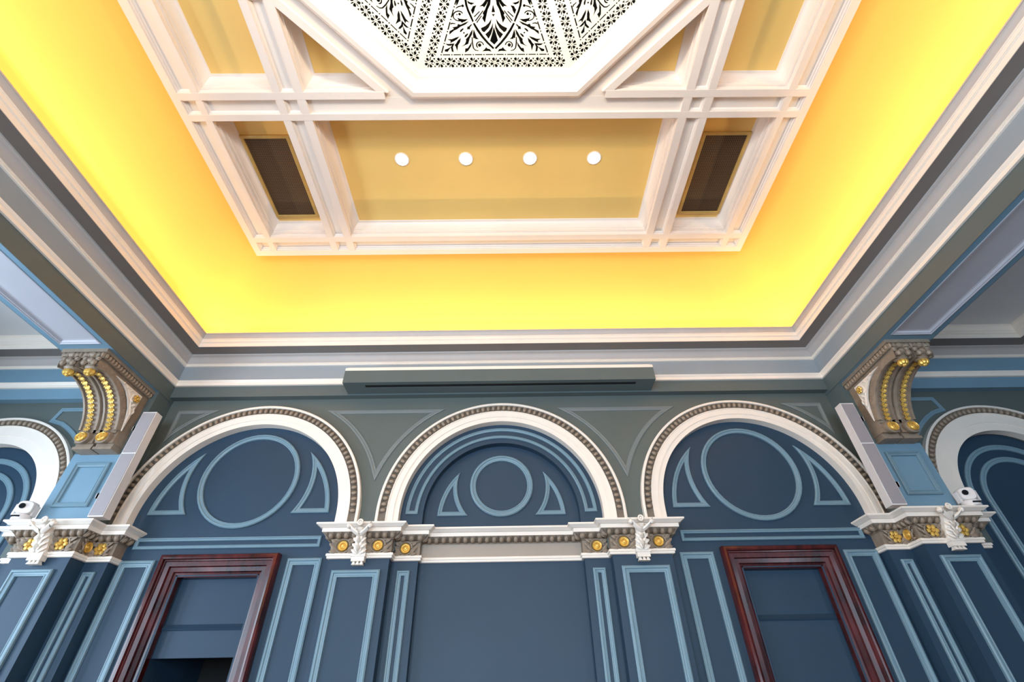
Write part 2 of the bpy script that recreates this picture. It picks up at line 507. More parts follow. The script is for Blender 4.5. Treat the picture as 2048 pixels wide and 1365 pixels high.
for f in (lambda y: y, yb):
    strip(-FX + 0.14, FX - 0.14, f(7.24), f(7.38))
    strip(-FX + 0.14, FX - 0.14, f(4.32), f(4.44))
    for s in (-1, 1):
        strip(s * (FX - 0.14), s * (xk - 0.13), f(3.92), f(4.05))
        strip(s * 3.52, s * 3.67, f(7.7), f(CY0 + yk - 0.13))
for s in (-1, 1):
    strip(s * 5.43, s * 5.55, FYB + 0.1, FYF - 0.1)
    strip(s * 3.93, s * 4.07, FYB + 0.1, FYF - 0.1)
for sx in (-1, 1):
    for sy in (-1, 1):
        q = [(3.52, yk), (xk, 3.92 - CY0)]
        d = 0.13 / math.sqrt(2)
        poly = [(3.52, yk), (xk, 3.92 - CY0), (xk - 0.2, 3.92 - CY0 + 0.02), (3.52 + 0.02, yk - 0.2)]
        obj('rail_fillet', MB().fill([[(sx * x, CY0 + sy * y) for x, y in poly]], HZ, ZR + 0.006, ZC + 0.012), 'rail', ce, False)
# small bead inside every channel between the fillets
bead = [(0, ZR + 0.015), (0.012, ZR + 0.015), (0.014, ZR + 0.035), (0.03, ZR + 0.04), (0.045, ZC)]
xs = [(-5.82, -5.55), (-3.93, -3.67), (3.67, 3.93), (5.55, 5.82)]
cells = []
for x0, x1 in xs:
    cells += [(x0, x1, 7.38, 7.65), (x0, x1, 4.05, 4.32), (x0, x1, 4.44, 7.24), (x0, x1, yb(3.92) if abs(x0) > 5 else CY0 + yk - 0.1, 3.92)]
for y0, y1 in ((4.05, 4.32), (7.38, 7.65)):
    for x0, x1 in ((-5.43, -4.07), (4.07, 5.43)) + (((-3.52, 3.52),) if y0 > 7 else ()):
        cells.append((x0, x1, y0, y1))
for c in cells:
    obj('channel_bead', MB().sweep(rect(*c), bead, HZ), 'rail', ce, True, 0.3)
# coffer sides and panels
side = [(-0.01, ZR + 0.008), (0.005, ZR + 0.008), (0.005, 9.16), (0.035, 9.16), (0.035, 9.185), (0.02, 9.19), (0.02, 9.2), (0.035, 9.205), (0.035, 9.26), (0.05, 9.265)] + [(0.05 + 0.11 * (1 - math.cos(k * PI / 12)), 9.265 + 0.19 * math.sin(k * PI / 12)) for k in range(1, 7)] + [(0.165, ZP)]
for q in coffers + tris:
    obj('coffer_moulding', MB().sweep(q, side, HZ), 'rail', ce, True, 0.4)
    obj('coffer_panel', MB().fill([q], HZ, ZP), 'ochre', ce, False)
oc = [(-0.005, ZC + 0.02), (0, ZC), (0.005, 9.04), (0.03, 9.03), (0.05, 9.01), (0.13, 8.995), (0.145, 9.01), (0.15, 9.06), (0.17, 9.07)] + [(0.17 + 0.16 * (1 - math.cos(k * PI / 12)), 9.07 + 0.14 * math.sin(k * PI / 12)) for k in range(1, 7)] + [(0.34, 9.215), (0.345, 9.25), (0.37, 9.255), (0.38, 9.29), (0.42, 9.3)]
obj('octagon_cornice', MB().sweep(octagon(3.735), oc, HZ), 'rail', ce, True, 0.3)
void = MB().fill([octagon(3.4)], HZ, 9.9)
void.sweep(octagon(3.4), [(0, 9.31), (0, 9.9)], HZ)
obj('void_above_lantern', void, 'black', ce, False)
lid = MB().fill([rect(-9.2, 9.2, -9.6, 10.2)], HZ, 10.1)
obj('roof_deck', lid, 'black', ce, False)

# ---- side beams
for s in (-1, 1):
    b = tag(empty('side_beam', (s * 8.6, PIER_Y, 6.2)), 'long grey-green beam with lavender soffit panel along the %s aisle' % ('bright left' if s < 0 else 'dark right'), 'beam', 'side beams')
    lo, hi = (8.045, 9.155) if s > 0 else (-9.155, -8.045)
    pl, ph = (8.17, 9.02) if s > 0 else (-9.02, -8.17)
    hole = rect(pl, ph, YB + 0.4, 7.64)
    m = MB().fill([rect(lo, hi, YB - 0.3, 10.1), hole], HZ, 6.2)
    obj('soffit_border', m, 'blue_mid', b)
    sf = MB()
    for x in (lo, hi):
        sf.box(x - 0.004, x + 0.004, YB - 0.3, 10.1, 6.2, 6.585)
    obj('side_face', sf, 'beam', b, False)
    obj('soffit_moulding', MB().sweep(hole, [(0, 6.2), (0, 6.19), (0.02, 6.185), (0.03, 6.2), (0.05, 6.205), (0.07, 6.24), (0.1, 6.25)], HZ), 'lavender', b)
    obj('soffit_panel', MB().fill([hole], HZ, 6.25, 6.3), 'lavender', b, False)

# ================================================================== pilasters, piers, entablature
for s in (-1, 1):
    side_word = 'left' if s < 0 else 'right'
    p = tag(empty('pilaster', (s * 2.76, PIL_Y, ZFL)), 'blue panelled pilaster on the %s of the plain middle bay' % side_word, 'pilaster', 'pilasters of the far wall')
    lo, hi = min(s * 2.18, s * 3.35), max(s * 2.18, s * 3.35)
    obj('shaft', MB().box(lo, hi, PIL_Y, 10.13, ZFL, 3.1), 'blue', p, False)
    frame_on(p, 'panel_moulding', rect(min(s * 2.32, s * 3.25), max(s * 2.32, s * 3.25), -2.0, 2.33), PIL_Y, 0.13, h=1.2)
    frame_on(p, 'narrow_panel_moulding', rect(min(s * 1.80, s * 2.05), max(s * 1.80, s * 2.05), -2.0, 2.36), BAY_Y, 0.095)
    q = tag(empty('pier', (s * 8.6, PIER_Y, ZFL)), 'tall blue pier carrying the %s beam' % side_word, 'pier', 'piers at the far wall')
    lo, hi = min(s * 8.05, s * 9.15), max(s * 8.05, s * 9.15)
    obj('shaft', MB().box(lo, hi, PIER_Y, 10.13, ZFL, 2.6), 'blue', q, False)
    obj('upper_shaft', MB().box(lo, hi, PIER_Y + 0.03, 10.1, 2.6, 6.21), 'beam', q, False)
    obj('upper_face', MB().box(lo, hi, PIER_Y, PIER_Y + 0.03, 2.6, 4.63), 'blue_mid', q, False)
    obj('top_face', MB().box(lo, hi, PIER_Y, PIER_Y + 0.03, 4.63, 6.2), 'beam', q, False)  # front above the bracket foot repeats the darker beam colour
    for a, b in ((7.6, 8.06), (9.14, 9.6)):
        obj('respond', MB().box(min(s * a, s * b), max(s * a, s * b), SEC_Y, 10.18, ZFL, 3.1), 'blue', q, False)
    frame_on(q, 'panel_moulding', rect(min(s * 8.22, s * 8.98), max(s * 8.22, s * 8.98), -2.0, 2.33), PIER_Y, 0.12, h=1.2)
    frame_on(q, 'upper_panel_moulding', rect(min(s * 8.24, s * 8.97), max(s * 8.24, s * 8.97), 3.48, 4.42), PIER_Y, 0.095, h=1.2)
    frame_on(q, 'narrow_panel_moulding', rect(min(s * 7.74, s * 7.97), max(s * 7.74, s * 7.97), -2.0, 2.36), SEC_Y, 0.085)

# shared pieces --------------------------------------------------
def egg_mesh(w, h):
    m = MB()
    rows = []
    for i in range(5):
        t = PI / 2 * i / 4
        rows.append([(0.34 * w * math.cos(t) * math.cos(a) , -0.30 * w * math.sin(t) - 0.01, 0.43 * h * math.cos(t) * math.sin(a)) for a in [2 * PI * k / 8 for k in range(8)]])
    m.quad_grid(rows, close_v=True)
    U = [(0.46 * w, 0.5 * h), (0.45 * w, 0.1 * h), (0.36 * w, -0.22 * h), (0.2 * w, -0.42 * h), (0, -0.5 * h), (-0.2 * w, -0.42 * h), (-0.36 * w, -0.22 * h), (-0.45 * w, 0.1 * h), (-0.46 * w, 0.5 * h)]
    m.quad_grid([[(x, 0, z), (x * 0.93, -0.2 * w, z * 0.97 + 0.01 * h), (x * 0.8, 0, z * 0.88 + 0.04 * h)] for x, z in U])
    return m.mesh('egg', M['taupe'], True, 1.2)
EGG_ARCH = egg_mesh(0.125, 0.145)
EGG_CAP = egg_mesh(0.15, 0.155)
def rosette_mesh(r, petals):
    m = MB()
    fn = lambda a, b, h: (a, -h, b)
    if petals == 0:
        m.lathe([(0, 0.055), (0.25 * r, 0.05), (0.33 * r, 0.03), (0.42 * r, 0.028), (0.5 * r, 0.045), (0.62 * r, 0.03), (0.8 * r, 0.032), (0.95 * r, 0.045), (r, 0.03), (r, 0)], fn, 20)
    else:
        for k in range(petals):
            a = 2 * PI * k / petals
            m.blob((0.62 * r * math.cos(a), -0.03, 0.62 * r * math.sin(a)), (0.36 * r, 0.028, 0.36 * r), 7, 4)
        m.blob((0, -0.045, 0), (0.3 * r, 0.045, 0.3 * r), 8, 4)
    return m.mesh('rosette', M['gold'])
ROS_ROUND, ROS_FLOWER = rosette_mesh(0.1, 0), rosette_mesh(0.125, 6)
def leaf(m, base, tip, width, up, n=4, ridge=0.3):
    b, t, u = Vector(base), Vector(tip), Vector(up)
    d = t - b
    sidev = d.cross(u).normalized() * width
    rows = []
    for i in range(n + 1):
        k = i / n
        w = math.sin(PI * min(1, 0.12 + 0.88 * k)) ** 0.8 * (1 if i < n else 0.05)
        c = b + d * k + u * (0.5 * math.sin(PI * k) * d.length * 0.3)
        rows.append([tuple(c - sidev * w), tuple(c + u * width * ridge * 1.5 * w), tuple(c + sidev * w)])
    m.quad_grid(rows)
def scroll_mesh():
    m = MB()
    ringp = [(0.145 * math.cos(a), -0.02, 0.125 * math.sin(a)) for a in [2 * PI * k / 16 for k in range(15)]]
    m.tube(ringp, 0.018, 5)
    for sx in (-1, 1):
        for (bx, bz, tx, tz, w) in ((0.1, -0.11, 0.24, 0.02, 0.035), (0.1, -0.12, 0.26, -0.1, 0.03), (0.12, 0.06, 0.25, 0.12, 0.035), (0.06, 0.1, 0.18, 0.13, 0.025), (0.2, -0.02, 0.27, 0.06, 0.025)):
            leaf(m, (sx * bx, -0.01, bz), (sx * tx, -0.035, tz), w, (0, -1, 0))
    return m.mesh('leaf_scroll', M['taupe'])
SCROLL = scroll_mesh()

def capital(name, loc, path, label, cat, eggs=0.152):
    """moulded band, frieze, egg-and-dart and cornice following the plan of the wall"""
    t = tag(empty(name, loc), label, cat)
    P = lambda n, pr, m: obj(n, MB().sweep(path, pr, HZ, False), m, t, True, 0.4)
    P('lower_band', [(-0.02, 2.535), (0.035, 2.535), (0.05, 2.545), (0.05, 2.58), (0.068, 2.585), (0.068, 2.62), (0.06, 2.632), (-0.02, 2.635)], 'white')
    P('frieze', [(0.015, 2.63), (0.015, 2.88), (0.035, 2.885), (0.035, 2.915)], 'taupe')
    P('ovolo', [(0.03, 2.91), (0.06, 2.912), (0.11, 2.935), (0.15, 2.975), (0.155, 3.01)], 'taupe_dark')
    P('cornice', [(0.1, 3.0), (0.195, 3.0), (0.195, 3.072), (0.21, 3.076), (0.23, 3.082), (0.25, 3.1), (0.28, 3.118), (0.285, 3.125), (0.3, 3.125), (0.3, 3.158), (-0.05, 3.165)], 'white')
    n = len(path)
    for i in range(n - 1):
        a, b = Vector(path[i]), Vector(path[i + 1])
        d = (b - a)
        L = d.length
        d.normalize()
        nr = Vector((-d.y, d.x))
        # the offset run is longer at outer corners, shorter at inner ones
        def corner(j, sign):
            if j <= 0 or j >= n - 1:
                return 0
            e = Vector(path[j]) - Vector(path[j - 1]); f = Vector(path[j + 1]) - Vector(path[j])
            return 0.1 if e.x * f.y - e.y * f.x < 0 else -0.1
        s0, s1 = -corner(i, 0), L + corner(i + 1, 1)
        run = s1 - s0
        k = max(1, int(round(run / eggs)))
        if run < 0.1:
            continue
        for j in range(k):
            q = a + d * (s0 + run * (j + 0.5) / k) + nr * 0.105
            az = Vector((nr.x * 0.7071, nr.y * 0.7071, 0.7071))
            ay = Vector((-nr.x * 0.7071, -nr.y * 0.7071, 0.7071))
            ax = ay.cross(az)
            link('egg', EGG_CAP, t, TM((q.x, q.y, 2.952), ax, ay, az) @ Matrix.Diagonal((run / k / eggs, 1, 1, 1)))
    return t
def rosette(parent, x, y, z, mesh, face=(0, -1)):
    ay = Vector((-face[0], -face[1], 0))
    ax = Vector((-face[1], face[0], 0))
    link('rosette', mesh, parent, TM((x + face[0] * 0.02, y + face[1] * 0.02, z), ax, ay, (0, 0, 1)))
def scroll(parent, x, y, z, face=(0, -1), k=1.0):
    ay = Vector((-face[0], -face[1], 0))
    ax = Vector((-face[1], face[0], 0))
    link('leaf_scroll', SCROLL, parent, TM((x + face[0] * 0.02, y + face[1] * 0.02, z), ax, ay, (0, 0, 1)) @ Matrix.Diagonal((k, 1, 1, 1)))

half = [(3.35, BAY_Y), (3.35, PIL_Y), (2.18, PIL_Y), (2.18, BAY_Y), (1.66, BAY_Y), (1.66, MID_Y)]
ent = capital('entablature', (0, MID_Y, 2.53), half + [(-x, y) for x, y in reversed(half)], 'cream and taupe entablature with egg-and-dart across the middle bay and both its pilasters', 'entablature')
obj('plain_frieze', MB().box(-1.64, 1.64, MID_Y - 0.03, MID_Y, 2.63, 2.885), 'frieze', ent, False)
for s in (-1, 1):
    for x in (2.43, 3.12):
        rosette(ent, s * x, PIL_Y - 0.015, 2.765, ROS_ROUND)
        scroll(ent, s * x, PIL_Y - 0.015, 2.765)
    rosette(ent, s * 1.93, BAY_Y - 0.015, 2.765, ROS_ROUND)
    scroll(ent, s * 1.93, BAY_Y - 0.015, 2.765, (0, -1), 0.9)
for s in (-1, 1):
    path = [(9.6, 10.12), (9.6, SEC_Y), (9.15, SEC_Y), (9.15, PIER_Y), (8.05, PIER_Y), (8.05, SEC_Y), (7.6, SEC_Y), (7.6, BAY_Y)]
    if s < 0:
        path = [(-x, y) for x, y in reversed(path)]
    t = capital('pier_capital', (s * 8.6, PIER_Y, 2.53), path, 'stepped capital with gilt flowers on the %s pier' % ('bright left' if s < 0 else 'shaded right'), 'capital')
    t['group'] = 'capitals of the piers'
    for x in (8.31, 8.89):
        rosette(t, s * x, PIER_Y - 0.015, 2.765, ROS_FLOWER)
        scroll(t, s * x, PIER_Y - 0.015, 2.765)
    rosette(t, s * 8.035, 9.66, 2.765, ROS_ROUND, (-s, 0))
    scroll(t, s * 8.035, 9.66, 2.765, (-s, 0), 0.7)
    rosette(t, s * 7.83, SEC_Y - 0.015, 2.765, ROS_FLOWER)
    scroll(t, s * 7.83, SEC_Y - 0.015, 2.765, (0, -1), 0.8)
    scroll(t, s * 9.37, SEC_Y - 0.015, 2.765, (0, -1), 0.8)

# ---- archivolts
def archivolt(cx, cz, ro, re, ri, y, label, group, n_egg, a0=0, a1=180, wide=None):
    t = tag(empty('archivolt', (cx, y, 3.1)), label, 'arch', group)
    path = [(cx + ro, 3.05)] + arc(cx, cz, ro, 0, 180, 72) + [(cx - ro, 3.05)]
    e0, e1 = ro - re - 0.075, ro - re + 0.075
    dw = W_Y - y
    face = [(0, -0.01), (0, dw + 0.03), (0.03, dw + 0.04), (e0 - 0.005, dw + 0.035), (e0, dw - 0.005)]
    obj('outer_fillet', MB().sweep(path, face, FW(W_Y), False), 'white', t, True, 0.35)
    obj('egg_ground', MB().sweep(path, [(e0, dw - 0.01), (e1, dw - 0.01)], FW(W_Y), False), 'taupe_dark', t)
    w = ro - ri
    obj('fasciae', MB().sweep(path, [(e1, dw - 0.01), (e1, dw + 0.02), (e1 + 0.02, dw + 0.02), (e1 + 0.02, dw + 0.005), ((e1 + w) / 2 + 0.02, dw + 0.005), ((e1 + w) / 2 + 0.02, dw - 0.012), (w, dw - 0.012), (w, -(BAY_Y - W_Y))], FW(W_Y), False), 'white', t, True, 0.35)
    for k in range(n_egg):
        a = math.radians(a0 + (a1 - a0) * (k + 0.5) / n_egg)
        az = Vector((math.cos(a), 0, math.sin(a)))
        ax = Vector((math.sin(a), 0, -math.cos(a)))
        link('egg', EGG_ARCH, t, TM((cx + re * math.cos(a), y - 0.0, cz + re * math.sin(a)), ax, ax.cross(az) * -1 if False else Vector((0, 1, 0)), az))
    return t
G = 'archivolts along the far wall'
archivolt(0, 3.43, 2.6, 2.465, 2.13, ARCH_Y, 'cream archivolt of the middle arch, framing a nested inner arch moulding', G, 62)
for s in (-1, 1):
    archivolt(s * BX, 3.43, 2.6, 2.465, 2.13, ARCH_Y, 'cream archivolt with taupe egg-and-dart over the %s mahogany window' % ('left' if s < 0 else 'right'), G, 62)
    archivolt(s * 11.5, 3.6, 2.2, 2.07, 1.55, ARCH_Y, 'cream archivolt of the %s aisle, half hidden behind the pier' % ('left' if s < 0 else 'right'), G, 50)

# ---- white acanthus corbels over the capitals
def corbel(x, y, label):
    t = tag(empty('acanthus_corbel', (x, y, 2.4)), label, 'corbel', 'white acanthus corbels')
    body = MB()
    rows = []
    for z, w, d in ((2.56, 0.13, 0.12), (2.62, 0.125, 0.15), (2.72, 0.115, 0.17), (2.82, 0.1, 0.2), (2.9, 0.085, 0.24), (2.97, 0.09, 0.3), (3.03, 0.1, 0.34)):
        rows.append([(x - w, y, z), (x - w, y - d * 0.7, z), (x - w * 0.4, y - d, z), (x + w * 0.4, y - d, z), (x + w, y - d * 0.7, z), (x + w, y, z)])
    body.quad_grid(rows)
    obj('body', body, 'white', t)
    lv = MB()
    for s in (-1, 1):
        for z0, w, d in ((2.62, 0.12, 0.17), (2.72, 0.11, 0.2), (2.82, 0.095, 0.23)):
            leaf(lv, (x + s * 0.02, y - d, z0 - 0.04), (x + s * (w + 0.035), y - d + 0.02, z0 + 0.05), 0.035, (0, -1, 0.2))
            leaf(lv, (x + s * 0.01, y - d - 0.01, z0 - 0.02), (x + s * 0.06, y - d - 0.03, z0 + 0.07), 0.028, (0, -1, 0.1))
        leaf(lv, (x, y - 0.18, 2.6), (x, y - 0.23, 2.75), 0.045, (0, -1, 0))
        leaf(lv, (x, y - 0.2, 2.74), (x, y - 0.28, 2.88), 0.04, (0, -1, 0))
    obj('acanthus_leaves', lv, 'white', t)
    for s in (-1, 1):
        hn = MB()
        rows = []
        for k in range(6):
            u = k / 5
            cx, cz, r = x + s * (0.03 + 0.17 * u), 2.93 + 0.12 * u ** 1.5, 0.05 + 0.022 * u
            cy = y - 0.29 - 0.07 * u
            rows.append([(cx + r * 0.5 * math.cos(a) * s, cy + 0.05 * math.sin(a), cz + r * math.cos(a + 0.6)) for a in [2 * PI * j / 8 for j in range(8)]])
        hn.quad_grid(rows, close_v=True)
        hn.blob((x + s * 0.205, y - 0.35, 3.05), (0.05, 0.06, 0.05), 8, 5)
        obj('volute', hn, 'white', t)
    rg = MB()
    rg.tube([(x + 0.045 * math.cos(a), y - 0.36, 3.12 + 0.05 * math.sin(a)) for a in [2 * PI * k / 14 for k in range(15)]], 0.017, 6)
    rg.blob((x, y - 0.345, 3.12), (0.028, 0.03, 0.03), 8, 5)
    obj('ring', rg, 'white', t)
    bk = MB()
    bk.box(x - 0.14, x + 0.14, y - 0.15, y + 0.01, 2.545, 2.6)
    bk.box(x - 0.125, x + 0.125, y - 0.13, y + 0.01, 2.46, 2.55)
    obj('block', bk, 'white', t, False)
    for k in (-1, 0, 1):
        g = MB()
        xc = x + k * 0.075
        g.quad_grid([[(xc - 0.015, y - 0.09, 2.465), (xc + 0.015, y - 0.09, 2.465), (xc + 0.015, y - 0.02, 2.465), (xc - 0.015, y - 0.02, 2.465)],
                     [(xc - 0.037, y - 0.11, 2.4), (xc + 0.037, y - 0.11, 2.4), (xc + 0.037, y, 2.4), (xc - 0.037, y, 2.4)]], close_v=True)
        g.fill([rect(xc - 0.037, xc + 0.037, y - 0.11, y)], HZ, 2.4)
        obj('gutta', g, 'white', t, False)
    return t
for s in (-1, 1):
    sw = 'left' if s < 0 else 'right'
    corbel(s * 2.76, PIL_Y - 0.02, 'white acanthus corbel on the %s pilaster of the middle bay' % sw)
    corbel(s * 8.6, PIER_Y - 0.02, 'white acanthus corbel on the capital of the %s pier' % sw)

# ---- double console brackets under the beams
curve = [(7.86, 5.80), (8.0, 5.83), (8.2, 5.84), (8.37, 5.81), (8.52, 5.755), (8.65, 5.69), (8.77, 5.6), (8.87, 5.49), (8.95, 5.38), (9.02, 5.25), (9.07, 5.12), (9.1, 5.0)]
def bracket(s):
    sw = 'left' if s < 0 else 'right'
    t = tag(empty('console_bracket', (s * 8.6, PIER_Y, 4.6)), 'carved taupe and gilt double console bracket under the %s beam' % sw, 'bracket', 'double console brackets')
    X = lambda x: s * x
    def bx(m, a, b, y0, y1, z0, z1):
        m.box(min(s * a, s * b), max(s * a, s * b), y0, y1, z0, z1)
    ab = MB()
    bx(ab, 8.13, 9.07, 7.80, PIER_Y, 6.12, 6.2)
    bx(ab, 8.16, 9.04, 7.84, PIER_Y, 6.0, 6.13)
    obj('abacus', ab, 'taupe', t, False)
    bead_m = MB().blob((0, 0, 0), (0.035, 0.04, 0.06), 7, 4).mesh('bead', M['taupe'])
    for k in range(18):
        y = 7.9 + 1.52 * k / 17
        link('bead', bead_m, t, TM((s * 8.155, y, 6.065)))
    for k in range(10):
        link('bead', bead_m, t, TM((s * (8.2 + 0.8 * k / 9), 7.835, 6.065)))
    core = MB()
    out = [(PIER_Y, 6.02), (7.88, 6.02), (7.88, 5.84)] + [(y + 0.02, z + 0.03) for y, z in curve] + [(9.12, 4.95), (PIER_Y, 4.9)]
    side_fn = lambda x: (lambda a, b, w: (s * (x + w), a, b))
    core.fill([out], side_fn(8.215), 0.0, 0.345)
    core.fill([out], side_fn(8.645), 0.0, 0.345)
    core.fill([[(y + 0.25, z + 0.2) if y < 9 else (y, z) for y, z in out]], side_fn(8.5), 0.0, 0.2)
    obj('core', core, 'taupe', t, False)
    for cxm in (8.385, 8.815):
        c = None
        w = 0.19
        m = MB()
        # two raised rims and a sunken bed between them
        prof = [(-w, -0.30), (-w, 0.0), (-w + 0.01, 0.025), (-w + 0.055, 0.03), (-w + 0.06, -0.01), (w - 0.06, -0.01), (w - 0.055, 0.03), (w - 0.01, 0.025), (w, 0.0), (w, -0.30)]
        rows = []
        for i, (y, z) in enumerate(curve):
            a, b = Vector(curve[max(i - 1, 0)]), Vector(curve[min(i + 1, len(curve) - 1)])
            d = (b - a).normalized()
            n = Vector((-abs(d.y) if abs(d.y) > 0.001 else 0.0, -abs(d.x)))
            n = Vector((d.y, -d.x)) if Vector((d.y, -d.x)).x + Vector((d.y, -d.x)).y < 0 else Vector((-d.y, d.x))
            rows.append([(s * (cxm + u), y + n.x * v, z + n.y * v) for u, v in [(p, min(q, 0.06) if q > -0.2 else -0.12) for p, q in prof]])
        m.quad_grid(rows)
        c = obj('console', m, 'taupe', t, True, 0.5)
        rib = MB()
        for i in range(len(curve) * 2 - 4):
            k = i / 2 + 0.5
            j = int(k)
            f = k - j
            y = curve[j][0] * (1 - f) + curve[j + 1][0] * f
            z = curve[j][1] * (1 - f) + curve[j + 1][1] * f
            for e in (-1, 1):
                rib.blob((s * (cxm + e * (w - 0.002)), y + 0.06, z + 0.045), (0.012, 0.03, 0.03), 6, 3)
        obj('side_beading', rib, 'taupe', c)['kind'] = 'stuff'
        # garland of gilt husks
        hk = MB()
        for an, ln, wd in ((-1.05, 0.085, 0.022), (-0.5, 0.1, 0.02), (0, 0.1, 0.024), (0.5, 0.1, 0.02), (1.05, 0.085, 0.022)):
            leaf(hk, (0.01 * math.sin(an), 0, 0.035), (ln * math.sin(an), -0.03 - 0.02 * math.cos(an), 0.035 - ln * math.cos(an)), wd, (0, -0.8, 0.1), 3, 0.2)
        hk.blob((0, -0.012, 0.04), (0.016, 0.02, 0.02), 6, 4)
        husk = hk.mesh('gilt_husk', M['gold'])
        for k in range(13):
            f = 1.9 + (len(curve) - 3.1) * k / 12
            j = int(f)
            ff = f - j
            p = Vector(curve[j]) * (1 - ff) + Vector(curve[j + 1]) * ff
            d = (Vector(curve[j + 1]) - Vector(curve[j])).normalized()
            az = Vector((0, -d.x, -d.y))
            n = Vector((d.y, -d.x)) if d.y - d.x < 0 else Vector((-d.y, d.x))
            ay = Vector((0, -n.x, -n.y))
            ax = ay.cross(az)
            link('gilt_husk', husk, c, TM((s * cxm, p.x + n.x * 0.0, p.y + n.y * 0.0), ax, ay, az))
        # foot: volute, plinth and gilt rosette
        ft = MB()
        bx(ft, cxm - w, cxm + w, 9.16, PIER_Y, 4.74, 5.03)
        bx(ft, cxm - w + 0.01, cxm + w - 0.01, 9.22, PIER_Y, 4.66, 4.75)
        bx(ft, cxm - w - 0.005, cxm + w + 0.005, 9.19, PIER_Y, 4.61, 4.665)
        obj('foot', ft, 'taupe', c, False)
        vo = MB()
        vo.lathe([(0, 0.13), (0.1, 0.13), (0.135, 0.12), (0.145, 0.09), (0.145, -0.02)], lambda a, b, h: (s * cxm + a, 9.16 - h * 0.85, 4.86 + b - h * 0.35), 18)
        obj('volute', vo, 'taupe', c)
        rs = MB()
        rs.lathe([(0, 0.06), (0.02, 0.055), (0.03, 0.035), (0.05, 0.03), (0.06, 0.045), (0.085, 0.03), (0.1, 0.04), (0.11, 0.02), (0.11, 0)], lambda a, b, h: (s * cxm + a, 9.05 - h, 4.83 + b - h * 0.4), 16)
        obj('gilt_rosette', rs, 'gold', c)
        # head: leaf cluster and gilt bud
        hd = MB()
        for k in range(7):
            a = -1.2 + 0.4 * k
            leaf(hd, (s * cxm, 7.96, 6.0), (s * (cxm + 0.2 * math.sin(a)), 7.84, 5.98 - 0.14 * math.cos(a)), 0.05, (0, -1, 0))
        for e in (-1, 1):
            hd.blob((s * (cxm + e * 0.13), 7.86, 5.98), (0.055, 0.06, 0.055), 7, 5)
            hd.blob((s * (cxm + e * 0.1), 7.84, 5.87), (0.06, 0.06, 0.06), 7, 5)
            leaf(hd, (s * (cxm + e * 0.04), 7.88, 6.1), (s * (cxm + e * 0.17), 7.80, 6.02), 0.05, (0, -1, 0))
        hd.blob((s * cxm, 7.83, 6.06), (0.075, 0.06, 0.06), 8, 5)
        hd.blob((s * cxm, 7.85, 5.93), (0.07, 0.06, 0.06), 8, 5)
        hd.lathe([(0.0, 0.0), (0.1, 0.0), (0.145, 0.04), (0.15, 0.1), (0.12, 0.14)], lambda a, b, h: (s * cxm + a, 7.98 + b * 0.8, 5.77 + h), 12)
        obj('leaf_head', hd, 'taupe', c)
        bd = MB()
        for k in range(6):
            a = 2 * PI * k / 6
            bd.blob((s * cxm + 0.055 * math.cos(a), 7.97 + 0.05 * math.sin(a), 5.72), (0.055, 0.05, 0.065), 7, 5)
        bd.blob((s * cxm, 7.97, 5.69), (0.05, 0.05, 0.07), 8, 5)
        obj('gilt_bud', bd, 'gold', c)
    # white carved side triangle facing the nave
    xs_ = 8.236
    tri = [(8.36, 5.90), (9.24, 5.92), (9.2, 5.03), (9.14, 5.3), (9.06, 5.5), (8.93, 5.66), (8.78, 5.78), (8.6, 5.86)]
    sp_ = MB().fill([tri], side_fn(8.2), 0.0, -0.03)
    pn = obj('carved_side_panel', sp_, 'white', t, False)
    rl = MB()
    def sp3(pts, r):
        rl.tube([(s * 8.168, y, z) for y, z in pts], r, 5)
    sp3([(9.17, 5.2), (9.14, 5.45), (9.05, 5.6), (8.98, 5.72), (9.0, 5.82), (9.08, 5.86)], 0.014)
    sp3([(9.12, 5.55), (9.19, 5.62), (9.2, 5.54)], 0.012)
    sp3([(8.95, 5.74), (8.8, 5.83), (8.68, 5.88), (8.52, 5.89)], 0.013)
    sp3([(8.85, 5.8), (8.9, 5.87), (8.98, 5.88)], 0.012)
    for (a, b, c_, d_) in ((9.16, 5.35, 9.12, 5.46), (9.08, 5.58, 9.16, 5.66), (8.78, 5.83, 8.72, 5.87), (9.19, 5.42, 9.2, 5.55), (8.98, 5.7, 9.06, 5.64), (8.66, 5.87, 8.58, 5.88)):
        leaf(rl, (s * 8.17, a, b), (s * 8.15, c_, d_), 0.028, (-s, 0, 0))
    obj('leaf_relief', rl, 'white', pn)
    link('gilt_flower', ROS_FLOWER, pn, TM((s * 8.165, 9.1, 5.77), (0, -1 * s, 0), (s, 0, 0), (0, 0, 1)) @ Matrix.Diagonal((0.75, 1, 0.75, 1)))
    return t
for s in (-1, 1):
    bracket(s)

# ================================================================== fittings
# long bulkhead with an air slot over the middle arch
bk = tag(empty('air_diffuser_box', (0, W_Y, 6.3)), 'long grey-green bulkhead with cream top edge and dark slot above the middle arch', 'bulkhead')
sl = rect(-3.24, 3.24, 9.47, 9.58)
m = MB().fill([rect(-3.74, 3.68, 9.35, W_Y), sl], HZ, 6.316)
m.sweep([(-3.74, W_Y), (-3.74, 9.35), (3.68, 9.35), (3.68, W_Y)], [(0, 6.316), (0, 6.66)], HZ, False)
m.sweep(sl, [(0, 6.316), (0, 6.4)], HZ)
obj('casing', m, 'beam', bk, False)
obj('slot', MB().fill([sl], HZ, 6.324), 'black', bk, False)
tp = MB().sweep([(-3.72, W_Y), (-3.72, 9.37), (3.66, 9.37), (3.66, W_Y)], [(0, 6.655), (-0.02, 6.66), (-0.02, 6.74), (0.03, 6.745), (0.03, 6.785), (0.1, 6.79)], HZ, False)
tp.fill([rect(-3.7, 3.64, 9.39, W_Y)], HZ, 6.78)
obj('top_edge', tp, 'white', bk, False)

